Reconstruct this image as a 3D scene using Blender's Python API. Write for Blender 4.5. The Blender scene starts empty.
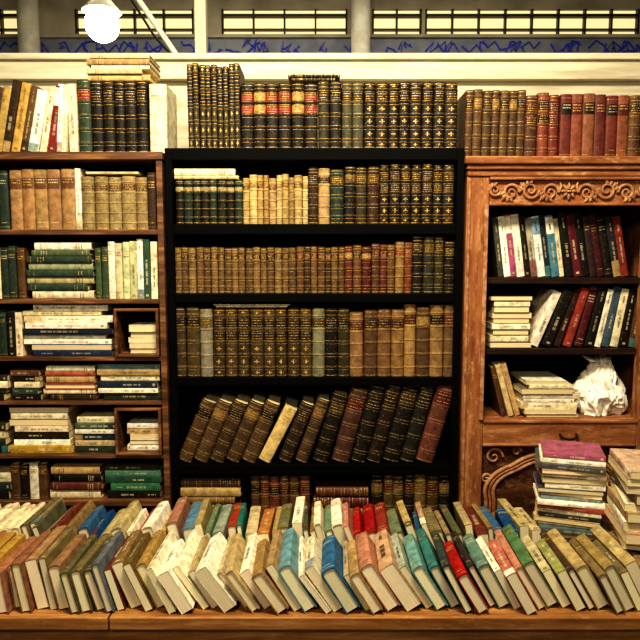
import bpy, math, random, bmesh
from mathutils import Matrix, Vector, noise
random.seed(11)
sc = bpy.context.scene
R = random.random
U = random.uniform

# ------------------------------------------------------------ colours
def lin(h):
    h = h.lstrip('#')
    o = []
    for i in (0, 2, 4):
        c = int(h[i:i+2], 16)/255
        o.append(c/12.92 if c <= 0.04045 else ((c+0.055)/1.055)**2.4)
    return tuple(o)
BLACK='1c1813'; OLIVE='38321f'; BROWN='5c4128'; DBROWN='3b291a'; TAN='a58453'; LTAN='c4a874'
VELL='d6c295'; CREAM='ebdfbd'; WHITE='f7f1de'; RED='86332a'; DRED='57211d'; GREEN='2b3a30'
LBLUE='8fb3bd'; BLUE='3a5a80'; TEAL='4c8a88'; PINK='d9a096'; GREY='8d8a78'

# ------------------------------------------------------------ materials
def newmat(name):
    m = bpy.data.materials.new(name); m.use_nodes = True
    nt = m.node_tree; nt.nodes.clear()
    out = nt.nodes.new('ShaderNodeOutputMaterial')
    b = nt.nodes.new('ShaderNodeBsdfPrincipled')
    nt.links.new(b.outputs[0], out.inputs[0])
    return m, nt, b
def N(nt, t, **kw):
    n = nt.nodes.new(t)
    for k, v in kw.items(): setattr(n, k, v)
    return n
def mixc(nt, fac, a, b, mode='MIX'):
    n = nt.nodes.new('ShaderNodeMix'); n.data_type = 'RGBA'; n.blend_type = mode
    for sock, v in ((n.inputs[0], fac), (n.inputs[6], a), (n.inputs[7], b)):
        if isinstance(v, bpy.types.NodeSocket): nt.links.new(v, sock)
        elif isinstance(v, (int, float)): sock.default_value = v
        else: sock.default_value = (*v, 1)
    return n.outputs[2]
def ramp(nt, src, stops):
    r = nt.nodes.new('ShaderNodeValToRGB')
    e = r.color_ramp.elements
    while len(e) > 1: e.remove(e[-1])
    e[0].position = stops[0][0]; e[0].color = (*stops[0][1], 1)
    for p, c in stops[1:]:
        x = e.new(p); x.color = (*c, 1)
    nt.links.new(src, r.inputs[0])
    return r.outputs[0]

def mat_cover():
    m, nt, b = newmat('book_cover')
    at = N(nt, 'ShaderNodeAttribute', attribute_name='Col')
    tc = N(nt, 'ShaderNodeTexCoord')
    n1 = N(nt, 'ShaderNodeTexNoise'); n1.inputs['Scale'].default_value = 38; n1.inputs['Detail'].default_value = 6; n1.inputs['Roughness'].default_value = .7
    nt.links.new(tc.outputs['Object'], n1.inputs['Vector'])
    f = ramp(nt, n1.outputs[0], [(0.3, (.45,.43,.41)), (0.62, (1.1,1.08,1.02))])
    c = mixc(nt, 1.0, at.outputs['Color'], f, 'MULTIPLY')
    n2 = N(nt, 'ShaderNodeTexNoise'); n2.inputs['Scale'].default_value = 110; n2.inputs['Detail'].default_value = 5
    nt.links.new(tc.outputs['Object'], n2.inputs['Vector'])
    w = ramp(nt, n2.outputs[0], [(0.60, (0,0,0)), (0.75, (.4,.4,.4))])
    c = mixc(nt, w, c, lin('8e7850'))
    nt.links.new(c, b.inputs['Base Color'])
    b.inputs['Roughness'].default_value = .58
    b.inputs['Specular IOR Level'].default_value = .35
    bp = N(nt, 'ShaderNodeBump'); bp.inputs['Strength'].default_value = .4; bp.inputs['Distance'].default_value = .002
    nt.links.new(n2.outputs[0], bp.inputs['Height']); nt.links.new(bp.outputs[0], b.inputs['Normal'])
    return m
def mat_gilt():
    m, nt, b = newmat('gilt_tooling')
    tc = N(nt, 'ShaderNodeTexCoord')
    n1 = N(nt, 'ShaderNodeTexNoise'); n1.inputs['Scale'].default_value = 130; n1.inputs['Detail'].default_value = 4
    nt.links.new(tc.outputs['Object'], n1.inputs['Vector'])
    c = ramp(nt, n1.outputs[0], [(0.36, lin('4a3518')), (0.58, lin('dcb66a'))])
    nt.links.new(c, b.inputs['Base Color'])
    b.inputs['Metallic'].default_value = .25; b.inputs['Roughness'].default_value = .42
    return m
def mat_paper():
    m, nt, b = newmat('page_edges')
    at = N(nt, 'ShaderNodeAttribute', attribute_name='Col')
    uv = N(nt, 'ShaderNodeUVMap', uv_map='UVMap')
    mp = N(nt, 'ShaderNodeMapping'); mp.inputs['Scale'].default_value = (1500, 12, 1)
    nt.links.new(uv.outputs[0], mp.inputs[0])
    n1 = N(nt, 'ShaderNodeTexNoise'); n1.inputs['Scale'].default_value = 1; n1.inputs['Detail'].default_value = 2
    nt.links.new(mp.outputs[0], n1.inputs['Vector'])
    f = ramp(nt, n1.outputs[0], [(0.3, (.66,.62,.55)), (0.6, (1,1,1))])
    c = mixc(nt, 1.0, at.outputs['Color'], f, 'MULTIPLY')
    nt.links.new(c, b.inputs['Base Color']); b.inputs['Roughness'].default_value = .9
    bp = N(nt, 'ShaderNodeBump'); bp.inputs['Strength'].default_value = .4; bp.inputs['Distance'].default_value = .001
    nt.links.new(n1.outputs[0], bp.inputs['Height']); nt.links.new(bp.outputs[0], b.inputs['Normal'])
    return m
def mat_wood(name, c1, c2, c3, scl=(1.5, 14, 14), rough=.5, worn=.0, worncol='d6b888', dark='4a2614', spec=.5):
    m, nt, b = newmat(name)
    tc = N(nt, 'ShaderNodeTexCoord')
    mp = N(nt, 'ShaderNodeMapping'); mp.inputs['Scale'].default_value = scl
    nt.links.new(tc.outputs['Object'], mp.inputs[0])
    n1 = N(nt, 'ShaderNodeTexNoise'); n1.inputs['Scale'].default_value = 3; n1.inputs['Detail'].default_value = 9; n1.inputs['Roughness'].default_value = .65; n1.inputs['Distortion'].default_value = .4
    nt.links.new(mp.outputs[0], n1.inputs['Vector'])
    c = ramp(nt, n1.outputs[0], [(0.3, lin(c1)), (0.52, lin(c2)), (0.7, lin(c3))])
    if worn > 0:
        n3 = N(nt, 'ShaderNodeTexNoise'); n3.inputs['Scale'].default_value = 8; n3.inputs['Detail'].default_value = 10; n3.inputs['Roughness'].default_value = .8
        mp3 = N(nt, 'ShaderNodeMapping'); mp3.inputs['Scale'].default_value = tuple(max(2.2, k*.5) for k in scl)
        nt.links.new(tc.outputs['Object'], mp3.inputs[0]); nt.links.new(mp3.outputs[0], n3.inputs['Vector'])
        w = ramp(nt, n3.outputs[0], [(0.53, (0,0,0)), (0.66, (worn,)*3)])
        c = mixc(nt, w, c, lin(worncol))
        d = ramp(nt, n3.outputs[0], [(0.34, (worn,)*3), (0.44, (0,0,0))])
        c = mixc(nt, d, c, lin(dark))
    nt.links.new(c, b.inputs['Base Color']); b.inputs['Roughness'].default_value = rough
    b.inputs['Specular IOR Level'].default_value = spec
    bp = N(nt, 'ShaderNodeBump'); bp.inputs['Strength'].default_value = .3; bp.inputs['Distance'].default_value = .003
    nt.links.new(n1.outputs[0], bp.inputs['Height']); nt.links.new(bp.outputs[0], b.inputs['Normal'])
    return m
def mat_plain(name, c, rough=.6, c2=None, scale=8, metal=0):
    m, nt, b = newmat(name)
    tc = N(nt, 'ShaderNodeTexCoord')
    n1 = N(nt, 'ShaderNodeTexNoise'); n1.inputs['Scale'].default_value = scale; n1.inputs['Detail'].default_value = 5
    nt.links.new(tc.outputs['Object'], n1.inputs['Vector'])
    cc = ramp(nt, n1.outputs[0], [(0.35, lin(c2 or c)), (0.62, lin(c))])
    nt.links.new(cc, b.inputs['Base Color']); b.inputs['Roughness'].default_value = rough; b.inputs['Metallic'].default_value = metal
    return m
def mat_emit(name, c, s):
    m, nt, b = newmat(name)
    b.inputs['Base Color'].default_value = (*lin(c), 1)
    b.inputs['Emission Color'].default_value = (*lin(c), 1)
    b.inputs['Emission Strength'].default_value = s
    return m
COVER, GILT, PAPER = mat_cover(), mat_gilt(), mat_paper()
M_BLACK = mat_wood('black_stained_wood', '020202', '040404', '080707', rough=.7, spec=.12)
M_BROWN = mat_wood('brown_shelf_wood', '33200f', '68452a', 'a0744a', rough=.5)
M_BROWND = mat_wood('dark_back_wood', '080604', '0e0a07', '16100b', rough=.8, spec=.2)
M_RED = mat_wood('distressed_red_wood_rail', '6a3e24', '94603c', 'b4845a', scl=(1.5, 12, 12), worn=.6, spec=.3)
M_REDV = mat_wood('distressed_red_wood_post', '6a3e24', '94603c', 'b4845a', scl=(12, 12, 1.5), worn=.6, spec=.3)
M_CARVE = mat_wood('carved_wood', '76482e', 'a07452', 'c49c74', scl=(9, 9, 9), worn=.5, spec=.3)
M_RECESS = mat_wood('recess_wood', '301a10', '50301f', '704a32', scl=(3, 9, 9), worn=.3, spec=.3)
M_TABLE = mat_wood('table_pine', '6a4220', '966838', 'bc8e56', scl=(1.2, 14, 14), worn=.25)
M_WHITE = mat_wood('white_painted_board', 'b4ac92', 'd6ceb4', 'e8e0c8', scl=(.8, 9, 9), rough=.6)
M_FLOOR = mat_plain('concrete_floor', '6b6254', .8, '4d463b', 5)
M_PLASTIC = mat_plain('white_plastic', 'f8f4e8', .35, 'e9e0cc', 6)

# ------------------------------------------------------------ mesh batch
class Batch:
    def __init__(s):
        s.v=[]; s.f=[]; s.m=[]; s.c=[]; s.uv=[]; s.M=Matrix.Identity(4)
    def face(s, pts, mat, col, uvs=None):
        i = len(s.v)
        s.v += [tuple(s.M @ Vector(p)) for p in pts]
        s.f.append(tuple(range(i, i+len(pts)))); s.m.append(mat); s.c.append(col)
        s.uv.append(uvs or [(p[0], p[2]) for p in pts])
    def build(s, name, mats=None):
        me = bpy.data.meshes.new(name)
        me.from_pydata(s.v, [], s.f)
        for m in (mats or [COVER, GILT, PAPER]): me.materials.append(m)
        me.polygons.foreach_set('material_index', s.m)
        ca = me.color_attributes.new('Col', 'FLOAT_COLOR', 'CORNER')
        uvl = me.uv_layers.new(name='UVMap')
        cd=[]; ud=[]
        for f, c, u in zip(s.f, s.c, s.uv):
            for k in range(len(f)):
                cd += [*c, 1.0]; ud += list(u[k])
        ca.data.foreach_set('color', cd); uvl.data.foreach_set('uv', ud)
        me.update()
        o = bpy.data.objects.new(name, me); sc.collection.objects.link(o)
        return o

def vary(c, a=.14):
    k = 1+U(-a, a)
    return tuple(max(0, min(1, x*k*(1+U(-a*.3, a*.3)))) for x in c)
def blend(a, b, t): return tuple(x*(1-t)+y*t for x, y in zip(a, b))

def book(B, T, H, W, col, style='antique', label=None, ink=None, page=None, gil=1.0, rnd=None, orn=None):
    """local frame: thickness along x (centred), spine toward -y at y=0, height z"""
    col = lin(col) if isinstance(col, str) else col
    page = page or vary(lin('e2d2a8'), .12)
    c = min(.003, T*.13) if style != 'modern' else min(.0014, T*.1)
    if rnd is None: rnd = .3 if style=='antique' else (.16 if style=='cloth' else .06)
    b = max(.001, min(T*rnd, .014)); n = 8
    def arc(t, off=0.0):
        return (-(T/2+off*.6)*math.cos(math.pi*t), b-(b+off)*math.sin(math.pi*t))
    def iarc(t, o=c):
        return (-(T/2-o)*math.cos(math.pi*t), b+o-b*math.sin(math.pi*t))
    ts = [i/n for i in range(n+1)]
    outer = [(-T/2, W)] + [arc(t) for t in ts] + [(T/2, W)]
    inner = [(-T/2+c, W)] + [iarc(t) for t in ts] + [(T/2-c, W)]
    for i in range(len(outer)-1):
        o0, o1, i0, i1 = outer[i], outer[i+1], inner[i], inner[i+1]
        B.face([(*o0,0),(*o1,0),(*o1,H),(*o0,H)], 0, col)
        B.face([(*i0,0),(*i0,H),(*i1,H),(*i1,0)], 0, col)
        B.face([(*o0,H),(*o1,H),(*i1,H),(*i0,H)], 0, col)
        B.face([(*o0,0),(*i0,0),(*i1,0),(*o1,0)], 0, col)
    for a, q in ((outer[0], inner[0]), (outer[-1], inner[-1])):
        B.face([(*a,0),(*a,H),(*q,H),(*q,0)], 0, col)
    sq = .003 if style != 'modern' else .0006
    fe = W-(.004 if style != 'modern' else .0008)
    pb = [(-T/2+c, fe)] + [iarc(t, c+.0004) for t in ts] + [(T/2-c, fe)]
    for z in (sq, H-sq):
        B.face([(*p, z) for p in pb], 2, page, [(p[0], p[1]) for p in pb])
    B.face([(*pb[0], sq), (*pb[-1], sq), (*pb[-1], H-sq), (*pb[0], H-sq)], 2, page)
    def strip(z0, z1, t0, t1, off, mat, cc, k=5):
        for j in range(k):
            a0 = arc(t0+(t1-t0)*j/k, off); a1 = arc(t0+(t1-t0)*(j+1)/k, off)
            B.face([(*a0,z0),(*a1,z0),(*a1,z1),(*a0,z1)], mat, cc)
    def rib(zc, h, o, mat, cc):
        prof = [(zc-h,0),(zc-h*.45,o),(zc+h*.45,o),(zc+h,0)]
        for (za,oa),(zb,ob) in zip(prof, prof[1:]):
            for j in range(6):
                t0=.04+.92*j/6; t1=.04+.92*(j+1)/6
                p0=arc(t0,oa); p1=arc(t1,oa); p2=arc(t1,ob); p3=arc(t0,ob)
                B.face([(*p0,za),(*p1,za),(*p2,zb),(*p3,zb)], mat, cc)
    def words(z0, z1, t0, t1, off, mat, cc):
        t = t0+U(0, .05)
        while t < t1-.02:
            w = U(.05, .12); e = min(t+w, t1)
            strip(z0, z1, t, e, off, mat, cc, 1); t = e+U(.018, .04)
    def runtext(za, zb, wd, off, mat, cc, tm=.5):
        """title lettering running along the spine"""
        z = za
        while z < zb:
            for _ in range(random.randint(3, 8)):
                h = U(.0016, .0032); w = wd*U(.7, 1)
                if z+h > zb: break
                strip(z, z+h, tm-w, tm+w, off, mat, cc, 1)
                z += h+.0009
            z += .004
    if style == 'antique':
        nb = 5; zs = [H*(.13+.76*i/(nb-1)) for i in range(nb)]
        orn = orn if orn is not None else (1 if gil > .9 else 0)
        for z in zs:
            rib(z, .0036, .0018, 0, tuple(x*1.15 for x in col))
            if gil > .3:
                for d in ((-.0058, .0058) if gil > .65 else (.0056,)):
                    strip(z+d-.0006, z+d+.0006, .08, .92, .0006, 1, col)
        for z in (.005, H-.006):
            strip(z-.001, z+.001, .06, .94, .0005, 1 if gil > .3 else 0, tuple(x*1.3 for x in col))
        edges = [0]+zs+[H]
        for k in range(6):
            lo, hi = edges[k]+.008, edges[k+1]-.008
            mid = (lo+hi)/2
            if k == 4 or (k == 3 and label and gil > .8):
                lc = lin(label) if label else tuple(x*.7 for x in col)
                strip(lo, hi, .1, .9, .0007, 0, lc)
                for q in range(3):
                    zz = lo+(hi-lo)*(q+.6)/3*.95
                    words(zz-.0014, zz+.0010, .22, .78, .0012, 1, col)
            elif orn and k in (0, 1, 2, 3, 5):
                hh = min(.0075, (hi-lo)*.34)
                strip(mid-hh*.22, mid+hh*.22, .36, .64, .0007, 1, col, 3)
                strip(mid-hh, mid+hh, .465, .535, .0008, 1, col, 1)
    elif style == 'cloth':
        ik = lin(ink) if ink else (None if R() < .6 else blend(col, lin('f0e4c0') if sum(col) < .9 else lin('3a2a1a'), .6))
        mt, cc = (0, ik) if ik else (1, col)
        if R() < .7:
            for z in (H*.05, H*.94):
                strip(z-.0006, z+.0006, .08, .92, .0005, mt, cc)
        if label: strip(H*.68, H*.86, .08, .92, .0005, 0, lin(label))
        if label and sum(lin(label)) > .9: mt, cc = 0, lin('3a2a1a')
        for q in range(random.choice((2, 3))):
            zz = H*(.83-.045*q); words(zz-.0018, zz+.0018, .24, .76, .0009, mt, cc)
        if R() < .7: zz = H*.12; words(zz-.0014, zz+.0014, .3, .7, .0009, mt, cc)
    else:
        light = sum(col) < .9
        ik = lin(ink) if ink else blend(col, lin('e8dcb8') if light else lin(random.choice(['2a2018', '6a2a22', '2a3a4a', '3a3020'])), U(.4, .7))
        if R() < .22:
            strip(H*.0, H*U(.12, .3), .03, .97, .0003, 0, blend(col, lin(random.choice([RED, BLUE, BLACK, WHITE, LTAN, TEAL])), .7), 5)
        if label: strip(H*.70, H*.97, .04, .96, .0004, 0, lin(label), 5)
        za = H*U(.2, .35); zb = H*U(.5, .68)
        runtext(za, zb, U(.07, .13), .0007, 0, ik)
        if R() < .5:
            lc = ik if not label else (lin('2a2018') if sum(lin(label)) > .9 else lin('e8dcb8'))
            runtext(H*.76, H*U(.86, .93), U(.05, .09), .0008, 0, lc)
        if R() < .5: strip(H*.04, H*.075, .38, .62, .0008, 0, ik, 2)

def Tm(x, y, z): return Matrix.Translation((x, y, z))
def split(x0, x1, n, j=.2):
    w = [1+U(-j, j) for _ in range(n)]; s = sum(w)
    return [(x1-x0)*k/s for k in w]

# survey scale: shelf contents laid out in small units along the shelf, origin at the middle of the room
def upright(B, s, a0, a1, n, z, h, cols, style='antique', labels=(None,), W=.17, y=.015, hj=.03, j=.12, gil=.7, inks=(None,), lean=0, orn=None):
    x0, x1 = (a0-320)*s, (a1-320)*s
    x = x0
    for i, T in enumerate(split(x0, x1, n, j)):
        H = h*s*(1+U(-hj, hj)); Tk = T-.0014
        c = vary(lin(cols[i % len(cols)]))
        B.M = Tm(x+T/2, y+U(0, .008), z) @ Matrix.Rotation(math.radians(lean+U(-.4,.4)), 4, 'Y')
        book(B, Tk, H, W*U(.94, 1.02), c, style, labels[i % len(labels)], inks[i % len(inks)], gil=gil, orn=orn)
        x += T
def leaning(B, s, a0, z, specs, y=.015, W=.17, gil=.7):
    """specs: (thick, height, angle deg (+ = top to the right), colour, style, label)"""
    p = (a0-320)*s
    prev = None
    for sp in specs:
        T, H, ang, col, st, lab = sp
        T*=s; H*=s; a = math.radians(ang)
        if prev:
            Tp, Hp, ap = prev
            if ang >= 0: p += T/math.cos(a) + max(0, min(H,Hp)*(math.tan(ap)-math.tan(a)))
            else: p += Tp/math.cos(ap) + max(0, min(H,Hp)*(math.tan(-a)-math.tan(-ap)))
        elif ang >= 0: p += T/math.cos(a)
        off = -T/2 if ang >= 0 else T/2
        B.M = Tm(p, y+U(0,.012), z) @ Matrix.Rotation(a, 4, 'Y') @ Tm(off, 0, 0)
        book(B, T-.001, H, W, vary(lin(col), .1), st, lab, gil=gil)
        prev = (T, H, a)
RL = Matrix(((0,0,-1,0),(0,1,0,0),(1,0,0,0),(0,0,0,1)))
RR = Matrix(((0,0,1,0),(0,1,0,0),(-1,0,0,0),(0,0,0,1)))
def stack(B, s, a0, a1, z, items, y=.015, W=.16, style='modern', turned=0, gil=.7):
    """items: (thickness units, colour[, style, label, length factor]) bottom to top, lying flat"""
    for it in items:
        T = it[0]*s; col = it[1]; st = it[2] if len(it) > 2 else style
        lab = it[3] if len(it) > 3 else None
        L = (a1-a0)*s*U(.84, 1.0)
        if len(it) > 4: L *= it[4]
        xc = ((a0+a1)/2-320)*s + U(-1, 1)*((a1-a0)*s-L)/2
        if R() < turned:
            B.M = Tm(xc-L/2, y+W+U(0,.01), z+T/2) @ Matrix.Rotation(math.pi, 4, 'Z') @ RL
        elif R() < .5: B.M = Tm(xc+L/2, y+U(0, .012), z+T/2) @ RL
        else: B.M = Tm(xc-L/2, y+U(0, .012), z+T/2) @ RR
        book(B, T-.0006, L, W, vary(lin(col), .1), st, lab, gil=gil)
        z += T
    return z

# ------------------------------------------------------------ boxes
def empty(name):
    e = bpy.data.objects.new(name, None); sc.collection.objects.link(e); return e
def boxes(name, lst, mat, parent=None, bev=.002):
    v=[]; f=[]
    for (x0,x1,y0,y1,z0,z1) in lst:
        i=len(v)
        v += [(x0,y0,z0),(x1,y0,z0),(x1,y1,z0),(x0,y1,z0),(x0,y0,z1),(x1,y0,z1),(x1,y1,z1),(x0,y1,z1)]
        f += [tuple(i+k for k in q) for q in ((0,3,2,1),(4,5,6,7),(0,1,5,4),(1,2,6,5),(2,3,7,6),(3,0,4,7))]
    me = bpy.data.meshes.new(name); me.from_pydata(v, [], f); me.materials.append(mat)
    o = bpy.data.objects.new(name, me); sc.collection.objects.link(o)
    if bev:
        m = o.modifiers.new('b', 'BEVEL'); m.width = bev; m.segments = 2; m.limit_method='ANGLE'
    if parent: o.parent = parent
    return o
def curve(name, paths, mat, r=.004, parent=None, cyclic=False, res=3):
    cu = bpy.data.curves.new(name, 'CURVE'); cu.dimensions='3D'; cu.bevel_depth=r; cu.bevel_resolution=res; cu.use_fill_caps=True
    for P in paths:
        sp = cu.splines.new('POLY'); sp.points.add(len(P)-1); sp.use_cyclic_u = cyclic
        for k, p in enumerate(P):
            sp.points[k].co = (p[0], p[1], p[2], 1)
            if len(p) > 3: sp.points[k].radius = p[3]
    cu.materials.append(mat)
    o = bpy.data.objects.new(name, cu); sc.collection.objects.link(o)
    if parent: o.parent = parent
    return o

# ============================================================ BLACK BOOKCASE
bc = empty('black_bookcase')
X0, X1 = -.547, .509
lv = [(1.965, 2.006), (1.706, 1.742), (1.462, 1.494), (1.158, 1.187), (.822, .8567), (.53, .56), (.06, .10)]
boxes('case_frame', [(X0, X0+.024, 0, .30, 0, 2.006), (X1-.024, X1, 0, .30, 0, 2.006)] +
      [(X0+.024, X1-.024, 0.004 if i else 0, .29, a, b) for i, (a, b) in enumerate(lv)], M_BLACK, bc)
boxes('case_back', [(X0+.01, X1-.01, .29, .298, .05, 1.99)], M_BLACK, bc, 0)

s=.0035
B = Batch()
upright(B, s, 187, 240, 9, 2.006, 81, [OLIVE, '40351f', '35301e'], labels=[BLACK, BLACK], y=.01, gil=1)
upright(B, s, 240, 318, 6, 2.006, 64, [BLACK, '221b12'], labels=[RED, 'a98a50', RED], y=.01, hj=.01, gil=1, orn=0)
upright(B, s, 318, 342, 2, 2.006, 66, [OLIVE, BLACK], labels=[None], y=.01, hj=.01)
upright(B, s, 342, 364, 2, 2.006, 65, ['4d4a38'], labels=['2d2115'], y=.01, hj=.01)
upright(B, s, 364, 459, 8, 2.006, 65, [BLACK, '2b2418', '241d14'], labels=[None], y=.01, hj=.012, orn=1)
stack(B, s, 288, 340, 2.006+67.3*s, [(3, OLIVE), (3, BLACK)], style='antique')
B.build('row_of_antique_books')
s=.00354; z=1.742
B = Batch()
upright(B, s, 174, 242, 8, z, 44, [BLACK, GREEN, '23281c'], labels=['b8b08c', 'a99b72'], gil=.5, hj=.01)
stack(B, s, 173, 238, z+45.2*s, [(3.5, VELL), (7, CREAM)], style='cloth')
upright(B, s, 242, 308, 10, z, 48, ['ae9464', 'bfa878', 'a48c5c', '947a4e'], labels=['6a5030', '9a7c4c'], gil=.4, hj=.05, j=.25)
upright(B, s, 308, 330, 2, z, 56, [DBROWN, 'a98f66'], labels=[BLACK])
upright(B, s, 330, 380, 4, z, 56, [GREEN, BLACK, OLIVE, '3d2a1b'], labels=['5a4726'], hj=.04)
upright(B, s, 380, 456, 7, z, 60, ['2a2216', BLACK], labels=['3a2a18'], gil=1, hj=.01)
B.build('row_of_antique_books')
s=.00358; z=1.494
B = Batch()
upright(B, s, 173, 296, 17, z, 46, ['6e5636', '5e4830', '78603e'], labels=['42301e', '352516'], gil=.7, hj=.015)
upright(B, s, 296, 345, 7, z, 47, ['5c4228', '453320', '6a5032'], labels=['6a2c22', '5a3018'], gil=.7, hj=.02)
upright(B, s, 345, 372, 3, z, 48, ['603026', '5e422a', DRED], labels=['a98a50', BLACK], hj=.03)
upright(B, s, 372, 396, 3, z, 50, ['553824', '603026', '64482c'], labels=[DRED])
upright(B, s, 396, 413, 2, z, 52, ['8c7044', '6e3a28'], labels=[RED])
upright(B, s, 413, 456, 4, z, 55, [BLACK, '2b2c20', OLIVE], labels=['4a3a1e'], hj=.05)
B.build('row_of_antique_books')
s=.00363; z=1.187
B = Batch()
upright(B, s, 173, 199, 2, z, 70, ['453824', '4e4028'], labels=[BLACK], hj=.01)
upright(B, s, 199, 212, 1, z, 68, [GREY], labels=['6a5a3a'])
upright(B, s, 212, 312, 8, z, 69, ['453824', '4e4028', '3c321e'], labels=['2e2416'], hj=.008, gil=1, orn=1)
stack(B, s, 213, 290, z+70.2*s, [(1.8, WHITE), (1.5, CREAM)])
upright(B, s, 312, 325, 1, z, 68, ['7d7a66'], labels=['4a3c22'])
upright(B, s, 325, 350, 2, z, 68, [BLACK, OLIVE], labels=[BLACK], hj=.01)
upright(B, s, 350, 364, 1, z, 66, ['8a6c46'], labels=['5a3018'], gil=.4)
upright(B, s, 364, 392, 2, z, 66, ['5a422c', '76583a'], labels=['3a2616'], gil=.6)
upright(B, s, 392, 405, 1, z, 67, ['82643e'], labels=['4a2c16'], gil=.5)
upright(B, s, 405, 456, 4, z, 72, ['987a4e', '5a422c', '886c46', '72563a'], labels=['522820', '8c7444', BLACK], gil=.4, hj=.02)
B.build('row_of_antique_books')
s=.00368; z=.8567
B = Batch()
sp=[]
for i in range(5): sp.append((15, 67-i*.4, 23, ['54402a', '5c4630', '483824'][i%3], 'antique', '8a6e40' if i%2 else BLACK))
sp += [(13, 61, 27, 'd0bc80', 'cloth', None), (14, 64, 22, '33281c', 'antique', BLACK), (13, 68, 20, '4c3c2a', 'antique', '7a6038'),
       (16, 73, 17, BLACK, 'antique', OLIVE), (18, 77, 15, '50342a', 'antique', DRED), (16, 81, 14.5, BLACK, 'antique', None), (15, 82, 14.5, '2a2016', 'antique', None),
       (18, 84, 14.5, BLACK, 'antique', '3a2c1c'), (15, 85, 14.5, '1e2018', 'antique', None), (18, 85, 15.5, '6a3e32', 'antique', DRED)]
leaning(B, s, 173, z, sp, W=.2, y=.01, gil=.8)
B.build('row_of_leaning_antique_books')
s=.00372; z=.56
B = Batch()
stack(B, s, 177, 240, z, [(9, BROWN), (10, 'c8b07c', 'cloth'), (9, OLIVE), (9, BROWN, 'antique', BLACK), (8, '8a6a40'), (9, 'b89c68', 'cloth'), (9, '4d361e')], style='antique')
upright(B, s, 250, 310, 6, z, 66, [BROWN, '6a4a2c', '6a3a2c'], labels=[BLACK, DRED])
stack(B, s, 311, 371, z, [(11, DRED), (11, BROWN), (11, '7a5a34'), (11, DRED), (10, '5e3828')], style='antique')
upright(B, s, 372, 452, 7, z, 68, [BLACK, '6a5a34', '4a3a20'], labels=['7a6038', DRED])
B.build('row_of_antique_books')

# ============================================================ LEFT BROWN BOOKCASE
lb = empty('brown_wooden_bookcase')
LX0, LX1 = -1.32, -.556
lz = [(1.965,1.992), (1.704,1.722), (1.457,1.474), (1.248,1.263), (1.085,1.0964), (.883,.8967), (.70,.72), (.40,.42), (.05,.08)]
boxes('case_frame', [(LX1-.022, LX1, -.005, .3, 0, 1.965), (LX0, LX0+.022, -.005, .3, 0, 1.965), ] +
      [(LX0+.022, LX1-.022, 0, .29, a, b) for a, b in lz[1:]] + [(LX0, LX1+.004, -.012, .3, *lz[0])], M_BROWN, lb)
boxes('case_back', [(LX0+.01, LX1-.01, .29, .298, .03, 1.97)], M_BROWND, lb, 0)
def crate(x0, x1, z0, z1, name):
    t=.010
    boxes(name, [(x0, x0+t, -.012, .25, z0, z1), (x1-t, x1, -.012, .25, z0, z1), (x0+t, x1-t, -.012, .25, z0, z0+t), (x0+t, x1-t, -.012, .25, z1-t, z1)], M_BROWN, lb)
crate(-.742, -.582, 1.264, 1.44, 'inset_crate_1')
crate(-.752, -.582, .898, 1.075, 'inset_crate_2')

s=.0035; z=1.992
B = Batch()
leaning(B, s, -22, z, [(10, 66, 12, BROWN, 'modern', None),(9, 66, 12, 'b89a58', 'cloth', None), (8, 72, 12, DBROWN, 'modern', None), (9, 70, 12, 'caa45c', 'modern', None), (7, 67, 13, '6a5030', 'modern', None), (11, 62, 12, WHITE, 'modern', None), (7, 64, 11, CREAM, 'modern', None), (8, 66, 10, '8a2a2a', 'modern', WHITE)])
upright(B, s, 53, 63, 2, z, 66, [WHITE, CREAM], style='modern', lean=4)
upright(B, s, 66, 75, 1, z, 70, [CREAM], style='modern')
upright(B, s, 75, 89, 1, z, 72, ['3a4a36'], style='antique', labels=[RED])
upright(B, s, 89, 146, 5, z, 70, [BLACK, '241e14'], labels=[BLACK], hj=.01)
stack(B, s, 86, 150, z+71.5*s, [(6, LTAN), (5, VELL), (4, CREAM), (6, 'a88c5c'), (4, VELL)], style='cloth')
upright(B, s, 147, 165, 1, z, 68, [CREAM], style='cloth', hj=0)
B.build('row_of_mixed_books')
s=.00354; z=1.722
B = Batch()
upright(B, s, -40, 5, 4, z, 60, [BROWN, GREEN], style='cloth')
upright(B, s, 6, 73, 5, z, 60, ['b08c60', 'a27c54'], style='cloth', labels=['6e4c30'], hj=.01)
upright(B, s, 73, 79, 1, z, 60, [WHITE], style='modern')
upright(B, s, 79, 146, 5, z, 53, ['988660', '8a7a54', 'a08f66'], labels=['6c5434', '5e4428'], gil=.4, hj=.015)
upright(B, s, 146, 155, 1, z, 58, [DBROWN], style='cloth')
stack(B, s, 82, 138, z+55.5*s, [(2.5, VELL)])
B.build('row_of_mixed_books')
s=.00358; z=1.474
B = Batch()
upright(B, s, -40, 22, 7, z, 52, [GREEN, BROWN, BLACK, CREAM, GREEN], style='cloth')
stack(B, s, 23, 91, z, [(8, CREAM), (7, '2f4436'), (7, 'c0b288'), (7, '344a3c'), (7, '9aa080'), (7, '344438'), (6, '5a6a4a'), (8, WHITE)], style='cloth')
upright(B, s, 93, 106, 2, z, 52, ['4a5a3c', '3a4a36'], style='cloth')
upright(B, s, 106, 128, 3, z, 56, [WHITE, 'd8d0a8', 'c8cba4'], style='cloth')
upright(B, s, 128, 156, 4, z, 59, ['b8b88a', WHITE, '3a5a4a', CREAM], style='modern')
B.build('row_of_mixed_books')
s=.00362; z=1.263
B = Batch()
upright(B, s, -40, 4, 5, z, 44, [GREEN, BROWN, BLACK, CREAM], style='cloth')
upright(B, s, 5, 19, 2, z, 45, [BLACK, CREAM], style='modern')
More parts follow.
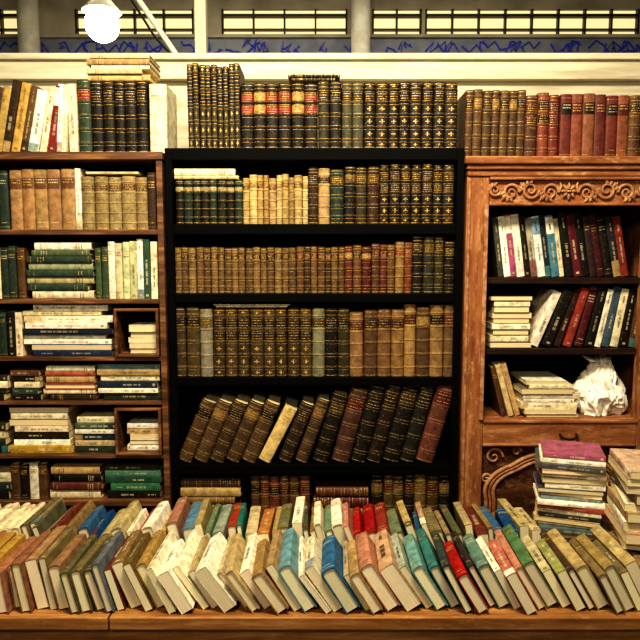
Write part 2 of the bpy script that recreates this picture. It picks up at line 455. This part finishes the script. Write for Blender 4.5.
stack(B, s, 20, 113, z, [(6, '24324e', 'modern'), (6, '2f5282', 'modern'), (5, WHITE), (5, '9a988a'), (6, '1f2b3d'), (6, WHITE), (7, WHITE), (5, 'd8c9a0'), (6.5, WHITE, 'modern', None, .85)], W=.18, turned=.25)
stack(B, s, 126, 158, z+.0105, [(5, WHITE), (6, CREAM), (5, WHITE), (6, VELL), (7, WHITE)], turned=.75, W=.15)
B.build('stack_of_books')
s=.00366; z=1.0964
B = Batch()
stack(B, s, -45, 6, z, [(7, BLACK), (6, GREEN), (7, CREAM), (6, OLIVE)])
stack(B, s, 8, 38, z, [(6, BLACK), (7, '3c5044'), (6, CREAM), (6, BLACK), (6, '6a4a34')], style='modern')
stack(B, s, 40, 94, z, [(7, '3a2e24'), (5, CREAM), (6, 'a04038'), (7, LTAN), (5, 'b0604a'), (5, WHITE)], style='cloth', turned=.25)
stack(B, s, 96, 159, z, [(8, '2d3b30'), (5, WHITE), (7, '24344e'), (6, CREAM), (6, 'b09468'), (5, '6c8a8e')], style='modern')
B.build('stack_of_books')
s=.0037; z=.8967
B = Batch()
stack(B, s, -45, 6, z, [(8, BLACK), (7, GREEN), (8, CREAM), (8, OLIVE)])
stack(B, s, 8, 70, z, [(8, 'c0a040'), (6, WHITE), (8, '2a2018'), (6, CREAM), (7, '7a3a30'), (6, 'e6dec0'), (6, '54606a')], style='modern', turned=.15)
stack(B, s, 73, 118, z, [(7, '2e3c30'), (6, VELL), (7, '2a3850'), (5, WHITE), (6, '56685a'), (6, CREAM)], style='modern', turned=.15)
stack(B, s, 126, 160, z+.0105, [(6, WHITE), (5, BROWN), (6, CREAM), (6, LTAN), (5, WHITE)], turned=.6, W=.15)
B.build('stack_of_books')
s=.00373; z=.72
B = Batch()
stack(B, s, -45, 10, z, [(9, BLACK), (8, GREEN), (9, CREAM)])
upright(B, s, 10, 46, 4, z, 36, [BROWN, BLACK, WHITE, '6a4a2a'], style='cloth')
stack(B, s, 48, 102, z, [(9, CREAM), (8, '6a3a2a'), (8, BLACK), (8, LTAN)], style='cloth')
stack(B, s, 104, 160, z, [(8, BLACK), (8, '3f7d5a'), (7, '2f5a44'), (6, '5c8a72'), (6, OLIVE)], style='modern')
B.build('stack_of_books')
s=.00378; z=.42
B = Batch()
upright(B, s, -20, 156, 16, z, 58, [BROWN, BLACK, CREAM, GREEN, RED], style='cloth')
B.build('row_of_mixed_books')

# ============================================================ CARVED RED CABINET
cb = empty('carved_wooden_cabinet')
CX0, CX1 = .520, 1.245
IX0, IX1 = .600, 1.165
boxes('corner_posts', [(CX0, IX0, 0, .05, 0, 1.908), (IX1, CX1, 0, .05, 0, 1.908), (CX0, CX0+.02, .05, .42, 0, 1.908), (CX1-.02, CX1, .05, .42, 0, 1.908)], M_REDV, cb, .004)
boxes('post_mouldings', [(CX0+.004, CX0+.014, -.007, .0, .1, 1.9), (IX0-.018, IX0-.003, -.011, .0, 1.03, 1.81), (IX1+.004, IX1+.016, -.009, 0, 1.03, 1.81)], M_CARVE, cb, .003)
boxes('cornice', [(CX0-.012, CX1+.012, -.03, .43, 1.948, 1.975), (CX0-.004, CX1+.004, -.018, .42, 1.93, 1.948), (CX0, CX1, -.008, .42, 1.908, 1.93)], M_RED, cb, .005)
boxes('frieze_rail', [(IX0, IX1, .012, .05, 1.808, 1.908), (IX0, IX1, -.006, .04, 1.896, 1.907), (IX0, IX1, -.006, .04, 1.806, 1.816)], M_RED, cb, .003)
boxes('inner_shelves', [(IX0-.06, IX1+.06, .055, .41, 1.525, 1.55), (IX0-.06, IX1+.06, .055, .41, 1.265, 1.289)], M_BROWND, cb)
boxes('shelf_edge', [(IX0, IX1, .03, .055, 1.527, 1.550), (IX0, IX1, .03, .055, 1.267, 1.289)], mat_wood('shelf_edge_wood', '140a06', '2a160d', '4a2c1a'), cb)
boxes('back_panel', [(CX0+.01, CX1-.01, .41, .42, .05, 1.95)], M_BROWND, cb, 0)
boxes('lower_rail', [(IX0-.06, IX1+.06, .05, .42, 1.0, 1.029), (IX0, IX1, .0, .05, .935, 1.018), (IX0, IX1, -.006, .04, 1.018, 1.030), (IX0, IX1, -.005, .03, .93, .94)], M_RED, cb, .003)
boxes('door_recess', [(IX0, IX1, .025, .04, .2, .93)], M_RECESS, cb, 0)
boxes('bottom_rail', [(IX0, IX1, 0, .05, .08, .22)], M_RED, cb, .003)
cxm=(IX0+IX1)/2
def archpath(rx, rz, zc, y):
    P=[]
    for i in range(41):
        a=math.pi*i/40
        k=1+.06*abs(math.sin(a*3.5))
        P.append((cxm-rx*k*math.cos(a), y, zc+rz*k*math.sin(a)))
    return [(P[0][0], y, .25)]+P+[(P[-1][0], y, .25)]
curve('door_arch', [archpath(.26, .17, .72, .018), archpath(.23, .145, .72, .02)], M_CARVE, .008, cb)
curve('arch_bead', [archpath(.245, .158, .72, .016)], M_RED, .005, cb)
sp=[]
for sx in (-1, 1):
    for (ox, oz, rr) in ((.235, .885, .034), (.262, .80, .02), (.15, .905, .018)):
        P=[]
        for i in range(40):
            a=i*.22; r=rr*(1-i/44)
            P.append((cxm+sx*(ox-r*math.cos(a)), .018, oz+r*math.sin(a), 1-.5*i/40))
        sp.append(P)
curve('spandrel_scrolls', sp, M_CARVE, .006, cb)
zc=1.857; yc=.006
paths=[]
def spiral(cx, cz, r0, turns, start, dirn, n=44):
    P=[]
    for i in range(n):
        t=i/(n-1); a=start+dirn*t*turns*2*math.pi; r=r0*(1-.85*t)
        P.append((cx+r*math.cos(a), yc, cz+r*math.sin(a), 1.15-.6*t))
    return P
for sx in (-1, 1):
    for k, (dx, r) in enumerate(((.065,.030),(.135,.032),(.205,.030),(.262,.022))):
        up = 1 if k%2 else -1
        cx=cxm+sx*dx
        paths.append(spiral(cx, zc+up*.004, r, 1.6, (math.pi if sx>0 else 0), up*sx))
        paths.append([(cx-sx*r*1.0, yc, zc+up*.004, 1), (cx-sx*(r+.008), yc, zc-up*.02, .9), (cx-sx*(r+.002), yc, zc-up*.034, .4)])
        for q in range(4):
            a=up*(.2+q*.45)
            paths.append([(cx+sx*r*.9*math.cos(a), yc, zc+r*.9*math.sin(a), 1.3), (cx+sx*(r+.006)*math.cos(a+.1*up), yc-.002, zc+(r+.004)*math.sin(a+.1*up), 1.1), (cx+sx*(r+.013)*math.cos(a+.25*up), yc, zc+(r+.008)*math.sin(a+.25*up), .4)])
for q in range(8):
    a=q*math.pi/4
    paths.append([(cxm+.008*math.cos(a), yc, zc+.008*math.sin(a), .7), (cxm+.018*math.cos(a), yc-.002, zc+.018*math.sin(a), 1.3), (cxm+.028*math.cos(a), yc, zc+.03*math.sin(a), .4)])
paths.append([(cxm, yc-.004, zc-.003, 1.6), (cxm, yc-.004, zc+.003, 1.6)])
curve('carved_scrollwork', paths, M_CARVE, .0055, cb)
curve('drawer_pull', [[(cxm+.03+.03*math.cos(a), -.012-.01*abs(math.sin(a)), .975-.014*math.sin(a)) for a in [math.pi*i/8 for i in range(9)]], [(cxm,0,.975),(cxm,-.013,.975)], [(cxm+.06,0,.975),(cxm+.06,-.013,.975)]], mat_plain('dark_iron','2a211a',.4,metal=.7), .004, cb)

s=.0035; z=1.975
B = Batch()
upright(B, s, 466, 527, 7, z, 67, ['523c26', '5e462c', '4c3824'], labels=['2d2115', '86683c'], hj=.02, lean=1)
upright(B, s, 527, 562, 3, z, 63, ['503426', '7a4032', '683026'], labels=[DRED, BLACK], gil=.9, hj=.03)
upright(B, s, 562, 632, 6, z, 63, ['6a3228', '824c38', '8a5a42', '6a3628'], labels=[BLACK, DRED], gil=.4, hj=.03, style='cloth')
upright(B, s, 632, 668, 3, z, 62, [BROWN, DRED], labels=[BLACK])
B.build('row_of_antique_books')
s=.00358; z=1.551
B = Batch()
sp=[(6,60,-8,'4a4a40','modern',None),(7,62,-8,WHITE,'modern',None),(6,64,-8,'b05a80','modern',WHITE),(8,64,-8,WHITE,'modern',None),(6,62,-8,BLACK,'modern',None),(6,58,-9,'a09a88','modern',None),
 (8,62,-9,'dfe4e0','modern','7a9ab0'),(6,64,-9,'2a3038','modern',None),(8,63,-9,'5a8aa0','modern',WHITE),(6,60,-9,CREAM,'modern',None),(8,66,-10,BLACK,'modern',None),(8,64,-10,'6a2230','modern',None),(8,66,-10,BLACK,'modern',None),
 (7,62,-10,'3a2a2a','cloth',None),(8,64,-11,'4a1a1e','cloth',None),(8,62,-11,BLACK,'cloth',None),(8,62,-11,'2a2a30','modern',None),(8,62,-11,RED,'modern',None)]
leaning(B, s, 504, z, sp, y=.06, W=.18)
B.build('row_of_paperbacks')
s=.00363; z=1.290
B = Batch()
stack(B, s, 493, 535, z, [(6,'3a2f24'),(7,CREAM),(6,'5a6a3a'),(6,WHITE),(5,RED),(6,LTAN),(6,'2d3b30'),(6,CREAM),(5,OLIVE)], y=.04, turned=.3)
sp=[(9,60,22,WHITE,'modern',None),(10,60,20,BLACK,'modern',None),(7,57,18,'3a2420','modern',None),(8,62,16,'943a30','modern',None),(9,64,13,'5a1c22','cloth',None),(9,62,12,BLACK,'modern',None),(6,60,11,WHITE,'modern',None),(8,62,10,'44586a','modern',None),(8,60,9,CREAM,'modern',None),(8,60,8,BLACK,'modern',None),(8,58,7,BROWN,'modern',None)]
leaning(B, s, 534, z, sp, y=.05, W=.18)
B.build('row_of_paperbacks')
s=.00367; z=1.030
B = Batch()
leaning(B, s, 505, z, [(5,52,-14,BROWN,'cloth',None),(6,55,-16,VELL,'cloth',None),(6,56,-17,LTAN,'cloth',None)], y=.04, W=.15)
stack(B, s, 523, 583, z, [(4,'6a6458'),(5,WHITE),(6,CREAM),(4,WHITE),(5,'d8d0b8'),(6,'7a7468'),(4,CREAM,'modern',None,.8),(4,WHITE,'modern',None,.75)], y=.02, turned=.6, W=.2)
B.build('stack_of_books')

# plastic bag
bm = bmesh.new(); bmesh.ops.create_icosphere(bm, subdivisions=6, radius=1)
for v in bm.verts:
    p = v.co.copy()
    zz = (p.z+1)/2
    prof = (1.0-.55*max(0, zz-.45)**1.2/.5)
    n1 = noise.noise(p*1.6+Vector((3,1,7)))*.26
    q = p*2.3+Vector((noise.noise(p*2)*1.6, noise.noise(p*2+Vector((5,5,5)))*1.6, 0))
    n2 = -abs(noise.noise(q))*.42
    n3 = -abs(noise.noise(q*2.1))*.10
    r = 1.06+n1+n2+n3
    v.co = Vector((p.x*r*.1*prof, p.y*r*.088*prof, max(-.085, p.z*r*.135)))
me = bpy.data.meshes.new('bag_body'); bm.to_mesh(me); bm.free()
for p in me.polygons: p.use_smooth=True
me.materials.append(M_PLASTIC)
bag = empty('white_plastic_bag')
bb = bpy.data.objects.new('bag_body', me); sc.collection.objects.link(bb); bb.parent=bag
bb.location=(1.072, .115, 1.03+.085)
bm = bmesh.new()
for sx in (-1,1):
    pr=None
    for i in range(15):
        t=i/14; a=t*math.pi
        cx=sx*(.01+.035*math.sin(a)); cz=.02+.055*math.sin(a*.5+.3)-.02*t; w=.012+.008*math.sin(a)
        cy=.01*math.sin(5*t)
        row=[bm.verts.new((cx+sx*w*k*.6, cy+w*(k)*.8+.004*math.sin(9*t+k*3), cz+w*k*.5)) for k in (-1,-.3,.4,1)]
        if pr:
            for k in range(3): bm.faces.new((pr[k], pr[k+1], row[k+1], row[k]))
        pr=row
me = bpy.data.meshes.new('bag_handles'); bm.to_mesh(me); bm.free(); me.materials.append(M_PLASTIC)
for p in me.polygons: p.use_smooth=True
bh = bpy.data.objects.new('bag_handles', me); sc.collection.objects.link(bh); bh.parent=bag
m=bh.modifiers.new('s','SOLIDIFY'); m.thickness=.001
bh.location=(1.06, .10, 1.03+.150)

# ============================================================ TABLE WITH BOOKS
TZ=.68
tb = empty('wooden_table')
boxes('table_top', [(-1.25,-.562,-.70,-.45,TZ-.035,TZ), (-.558,1.25,-.70,-.45,TZ-.035,TZ), (-1.25,.2,-.446,-.17,TZ-.035,TZ), (.204,1.25,-.446,-.17,TZ-.035,TZ)], M_TABLE, tb, .003)
boxes('table_apron', [(-1.2,1.2,-.68,-.655,TZ-.13,TZ-.036), (-1.2,1.2,-.21,-.19,TZ-.13,TZ-.036)], M_TABLE, tb)
boxes('table_legs', [(x,x+.06,y,y+.06,0,TZ-.036) for x in (-1.2,-.03,1.14) for y in (-.655,-.25)], M_TABLE, tb)

def deepen(h):
    c = lin(h); 
    if sum(c) > 1.9: return vary(c, .06)
    l = sum(c)/3
    return vary(tuple(max(.01, (l+(x-l)*1.45))*.66 for x in c), .1)
def tablerow(B, x0, yfront, books, z=TZ, xmax=1.12, yj=.014, yaw=1.5):
    """books stand on their fore-edge, spine up, tail toward the buyer. (thick, width, lean, colour, style, label, length)"""
    p=x0; prev=None
    for (T, W, lean, col, st, lab, Ln) in books:
        a=math.radians(lean)
        if prev:
            Tp, Wp, ap = prev
            p += Tp/math.cos(ap)+max(0, min(W, Wp)*(math.tan(a)-math.tan(ap)))*.85+.0008
        if p > xmax: break
        base = Matrix(((1,0,0,0),(0,0,1,0),(0,-1,0,W),(0,0,0,1)))
        B.M = Tm(p, yfront+U(-yj,yj), z) @ Matrix.Rotation(math.radians(U(-yaw,yaw)),4,'Z') @ Matrix.Rotation(-a, 4, 'Y') @ Tm(T/2, 0, 0) @ base
        book(B, T-.0008, Ln, W, deepen(col), st, lab, page=vary(lin('eadfbe'), .14))
        prev=(T, W, a)
F=[('b9907c',30,7),('c4a08a',22,8),('a07a68',28,9),('b0937a',34,10),('8f8468',20,11),('a58a72',36,12),('6f6c58',24,14),('857a62',30,15),('5d5a48',26,16),('7c8088',22,17),('74443e',22,19),('9a8868',34,20),('7d6e50',24,22),('b8a078',30,24),
 ('ece2ca',20,27),('f4ecd8',36,30),('efe6cc',18,33),('c4b494',20,34),('f6eedc',40,36),('d8ccb0',16,37),('cfbf9c',24,36),('f0e8d2',30,35),('b09a78',34,34),('c8b090',24,33),('8fb0b8',38,33),('ece2c8',16,35),('e2d8bc',28,36),('5a80a4',42,34),('c8b8a0',16,33),('b8a080',30,32),
 ('d0a496',40,34),('dcc0a8',44,35),('c2ccc0',22,33),('90b4ae',34,32),('5f8f8c',28,31),('4a5450',22,30),('a4342c',32,29),('3c3a36',20,28),('7c968e',34,28),('f0e8d0',20,28),('c48c80',30,29),('d8a898',22,29),('6e8c6c',34,30),('dcd2b0',26,31),('a8ac80',28,31),('54483a',20,30),('c4b490',34,30),('8e8064',24,29),('aa9a74',30,29),('7e7460',24,29),('ccbc98',34,29),('9c8666',24,28),('706450',30,28),('baac8a',30,28),('867a60',28,27),('c8b890',30,27),('9a8a68',28,27),('d8c8a8',30,26),('7a5040',28,26),('b8a080',30,26),('8a8a70',30,26)]
lead=[(.03, .13, 6, random.choice([BROWN, LTAN, 'b98a6a']), 'cloth', None, .21) for _ in range(8)]
fb=[(t/1000, U(.116,.148), ln+U(-2.5,2.5), c, random.choice(['cloth','cloth','modern']) if sum(lin(c))<1.8 else 'modern', None, U(.185,.235)) for c,t,ln in F]
B=Batch(); tablerow(B, -1.11, -.672, lead+fb, yj=.018, yaw=2); B.build('row_of_secondhand_books')
back_cols=['8a8066','a89c80','6a6a5a','b8ac90','7a4a40','a08e70','5a7a9a','3f5f88','c8bc98','d8ccac','efe6cc','b04a3c','f4eedc','c4b088','c09a88','7a9ab0','c0b08c','8a9c84','b4c0b4','a8584a','3a7a74','e0d4b4','b88c68','c8b48c','84846a','efe6cc','5a5a4a','aa9470','e8dfc6','88a090','f0e8d0','d0a494','b8403a','a83a34','98544a','8a967e','c4b48c','4a6a8a','c4a890']
bb_=[(.026,.125,14,random.choice([LTAN,BROWN,CREAM]),'cloth',None,.2) for _ in range(8)]
for i in range(90):
    cc=back_cols[i%len(back_cols)]
    bb_.append((random.choice([.018,.024,.03,.036]), U(.105,.145), 15+9*math.sin(i*.23)+U(-4,4), cc, random.choice(['cloth','cloth','modern']), None, U(.17,.22)))
B=Batch()
tablerow(B, -1.11, -.425, bb_, xmax=.655, yj=.018, yaw=3); B.build('row_of_secondhand_books')

def bigstack(name, cx, cy, items, z=TZ, L=.27, W=.2, rot=0, jit=7):
    B=Batch()
    for (T, col, k) in items:
        r=math.radians(rot+U(-jit,jit))
        flip = math.pi if R()<.5 else 0
        B.M = Tm(cx+U(-.008,.008), cy+U(-.008,.008), z+T/2) @ Matrix.Rotation(r+flip,4,'Z') @ Tm(L*k/2, -W*k/2, 0) @ RL
        book(B, T-.0006, L*k, W*k, vary(lin(col),.06), 'modern', None)
        z+=T
    return B.build(name)
cols=['6a6458','d8c8a0',WHITE,'8a4a3a',CREAM,'5a6a6a',WHITE,LTAN,'3a3a3a',CREAM,'b05a4a',WHITE,'7a8a8a',CREAM,'4a4a5a',WHITE,'a88a6a',WHITE,'d0a0a0','5a5a5a',WHITE,'a8607a']
bigstack('stack_of_magazines', .81, -.285, [(random.choice([.012,.015,.018]), c, U(.86,1.0)) for c in cols], L=.21, W=.17, rot=-14, jit=6)
cols=['c8b890','b08a68',WHITE,'a88a68',CREAM,'5a4a3a','d8ccb0','b89880','c0a890']
bigstack('stack_of_books', .955, -.52, [(random.choice([.022,.028,.03]), c, U(.92,1.0)) for c in cols], z=.822, L=.22, W=.19, rot=80, jit=5)

# ============================================================ HALL
boxes('floor', [(-4.5,4.5,-3.6,4.4,-.1,0)], M_FLOOR, None, 0)
boxes('ceiling', [(-4.5,4.5,-3.6,4.4,4.3,4.4)], mat_plain('ceiling_paint','cfc8b0',.8,'a8a08a'), None, 0)
boxes('wall_partition', [(-2.2,2.2,.50,.53,0,2.36)], M_WHITE, None, 0)
boxes('trim_1', [(-2.4,2.4,.46,.55,2.36,2.395),(-2.4,2.4,.475,.55,2.395,2.44),(-2.4,2.4,.455,.56,2.44,2.465)], M_WHITE, None, .003)
M_GREYW = mat_plain('hall_wall_paint','b8b09a',.7,'9a927c',3)
M_HOARD = mat_plain('grey_blue_hoarding','8c9098',.6,'74788a',6)
M_MULL = mat_plain('dark_window_frame','34322a',.5)
boxes('wall_back', [(-4.5,4.5,4.0,4.1,0,3.66),(-4.5,4.5,4.0,4.1,3.92,4.3)], M_GREYW, None, 0)
boxes('hoarding_panel', [(-4.2,4.2,3.93,3.98,3.47,3.635)], M_HOARD, None, .003)
boxes('trim_2', [(-4.4,4.4,3.90,3.99,3.635,3.665),(-4.4,4.4,3.90,3.99,3.44,3.47)], M_GREYW, None, .003)
gp=[]
for g in range(34):
    x=-3.2+g*.19+U(-.04,.04)
    if abs(x-.37)<.12: continue
    P=[(x,3.925,U(3.49,3.61))]
    for k in range(random.randint(5,9)):
        P.append((P[-1][0]+U(-.05,.08),3.925,U(3.485,3.62)))
    gp.append(P)
curve('graffiti_scribble', gp, mat_plain('blue_spray_paint','3440c8',.5), .008)
M_PANE = mat_emit('lit_window_glass','ecdca6',.62)
wi=1
for (a, b) in ((-4.3,-2.75),(-2.30,-1.2),(-.92,.25),(.50,.95),(1.0,3.0),(3.05,4.3)):
    w = empty('window_%d'%wi); wi+=1
    boxes('glass', [(a,b,4.04,4.05,3.66,3.92)], M_PANE, w, 0)
    n=max(2,int((b-a)/.24)); st=(b-a)/n
    boxes('frame', [(a+i*st-.008,a+i*st+.008,3.99,4.05,3.66,3.92) for i in range(n+1)]+[(a,b,3.985,4.05,3.73,3.742),(a,b,3.985,4.05,3.66,3.672),(a,b,3.985,4.05,3.85,3.875)], M_MULL, w, 0)
boxes('wall_pier', [(x0,x1,3.99,4.08,3.66,3.92) for x0,x1 in ((-2.75,-2.30),(-1.2,-.92),(.25,.50),(.95,1.0),(3.0,3.05))], M_GREYW, None, 0)
def column(x, y, r, h=4.3):
    bm=bmesh.new()
    bmesh.ops.create_cone(bm, cap_ends=True, segments=40, radius1=r, radius2=r, depth=h, matrix=Matrix.Translation((0,0,h/2)))
    for hh, rr in ((.15,r*1.35),(h-.1,r*1.4)):
        bmesh.ops.create_cone(bm, cap_ends=True, segments=40, radius1=rr, radius2=rr, depth=.2, matrix=Matrix.Translation((0,0,hh if hh>1 else .1)))
    me=bpy.data.meshes.new('column'); bm.to_mesh(me); bm.free(); me.materials.append(mat_plain('column_paint','d6d2c2',.5,'bcb6a4'))
    for p in me.polygons: p.use_smooth = len(p.vertices)==4
    o=bpy.data.objects.new('round_column', me); sc.collection.objects.link(o); o.location=(x,y,0)
column(.36, 3.6, .085); column(-2.58, 3.6, .09)
boxes('stall_post', [(-.55,-.50,.62,.67,0,3.2)], mat_plain('white_post','c8c0a8',.5), None, .004)
curve('canopy_strut', [[(-.82,.58,2.78),(-.565,.50,2.41)]], mat_plain('pole_metal','e0dac8',.4), .012)
curve('canopy_cable', [[(-.86,.57,2.80),(-.70,.52,2.55),(-.60,.50,2.44)]], mat_plain('black_cable','1c1814',.5), .005)
lamp = empty('hanging_globe_lamp')
LZ=2.93
bm=bmesh.new()
prof=[(.02,.16),(.04,.155),(.055,.13),(.08,.10),(.105,.075),(.108,.07)]
rings=[]
for (r,zz) in prof: rings.append([bm.verts.new((r*math.cos(k*math.pi/16), r*math.sin(k*math.pi/16), zz)) for k in range(32)])
for a,b in zip(rings,rings[1:]):
    for k in range(32): bm.faces.new((a[k],a[(k+1)%32],b[(k+1)%32],b[k]))
me=bpy.data.meshes.new('shade'); bm.to_mesh(me); bm.free(); me.materials.append(mat_plain('lamp_enamel','e8e0c8',.35))
for p in me.polygons: p.use_smooth=True
o=bpy.data.objects.new('shade',me); sc.collection.objects.link(o); o.parent=lamp; o.location=(-1.24,1.5,LZ)
mm=o.modifiers.new('s','SOLIDIFY'); mm.thickness=.003
bm=bmesh.new(); bmesh.ops.create_uvsphere(bm,u_segments=32,v_segments=20,radius=.095)
for v in bm.verts:
    if v.co.z>0: v.co.z*=1.1
me=bpy.data.meshes.new('globe'); bm.to_mesh(me); bm.free(); me.materials.append(mat_emit('globe_glow','fff4d6',18))
for p in me.polygons: p.use_smooth=True
o=bpy.data.objects.new('globe',me); sc.collection.objects.link(o); o.parent=lamp; o.location=(-1.24,1.5,LZ)
curve('cord', [[(-1.24,1.5,LZ+.15),(-1.24,1.5,4.3)]], mat_plain('cord_black','1c1814',.5), .004, lamp)

# ============================================================ LIGHT
def area(name, loc, rot, sx, sy, e, c):
    l=bpy.data.lights.new(name,'AREA'); l.shape='RECTANGLE'; l.size=sx; l.size_y=sy; l.energy=e; l.color=c
    o=bpy.data.objects.new(name,l); sc.collection.objects.link(o); o.location=loc; o.rotation_euler=[math.radians(r) for r in rot]
area('ceiling_light', (0,-1.35,3.2), (25,0,0), .9, .35, 72, (1,.885,.66))
area('ceiling_light', (-.6,-2.7,2.6), (64,0,-12), .5, .4, 17, (1,.885,.68))
area('ceiling_light', (0,2.4,4.1), (0,0,0), 4, 1, 40, (1,.92,.74))
w=bpy.data.worlds.new('world'); sc.world=w; w.use_nodes=True
w.node_tree.nodes['Background'].inputs[0].default_value=(1,.88,.68,1); w.node_tree.nodes['Background'].inputs[1].default_value=.11
sc.view_settings.view_transform='Standard'
try: sc.view_settings.look='High Contrast'
except Exception: pass
sc.view_settings.exposure=.25

# ============================================================ CAMERA
cd=bpy.data.cameras.new('camera'); cam=bpy.data.objects.new('camera',cd); sc.collection.objects.link(cam)
cd.sensor_width=36; cd.lens=36; cd.clip_start=.05
cam.location=(0,-2.3,1.64); cam.rotation_euler=(math.radians(90-6),0,0)
sc.camera=cam
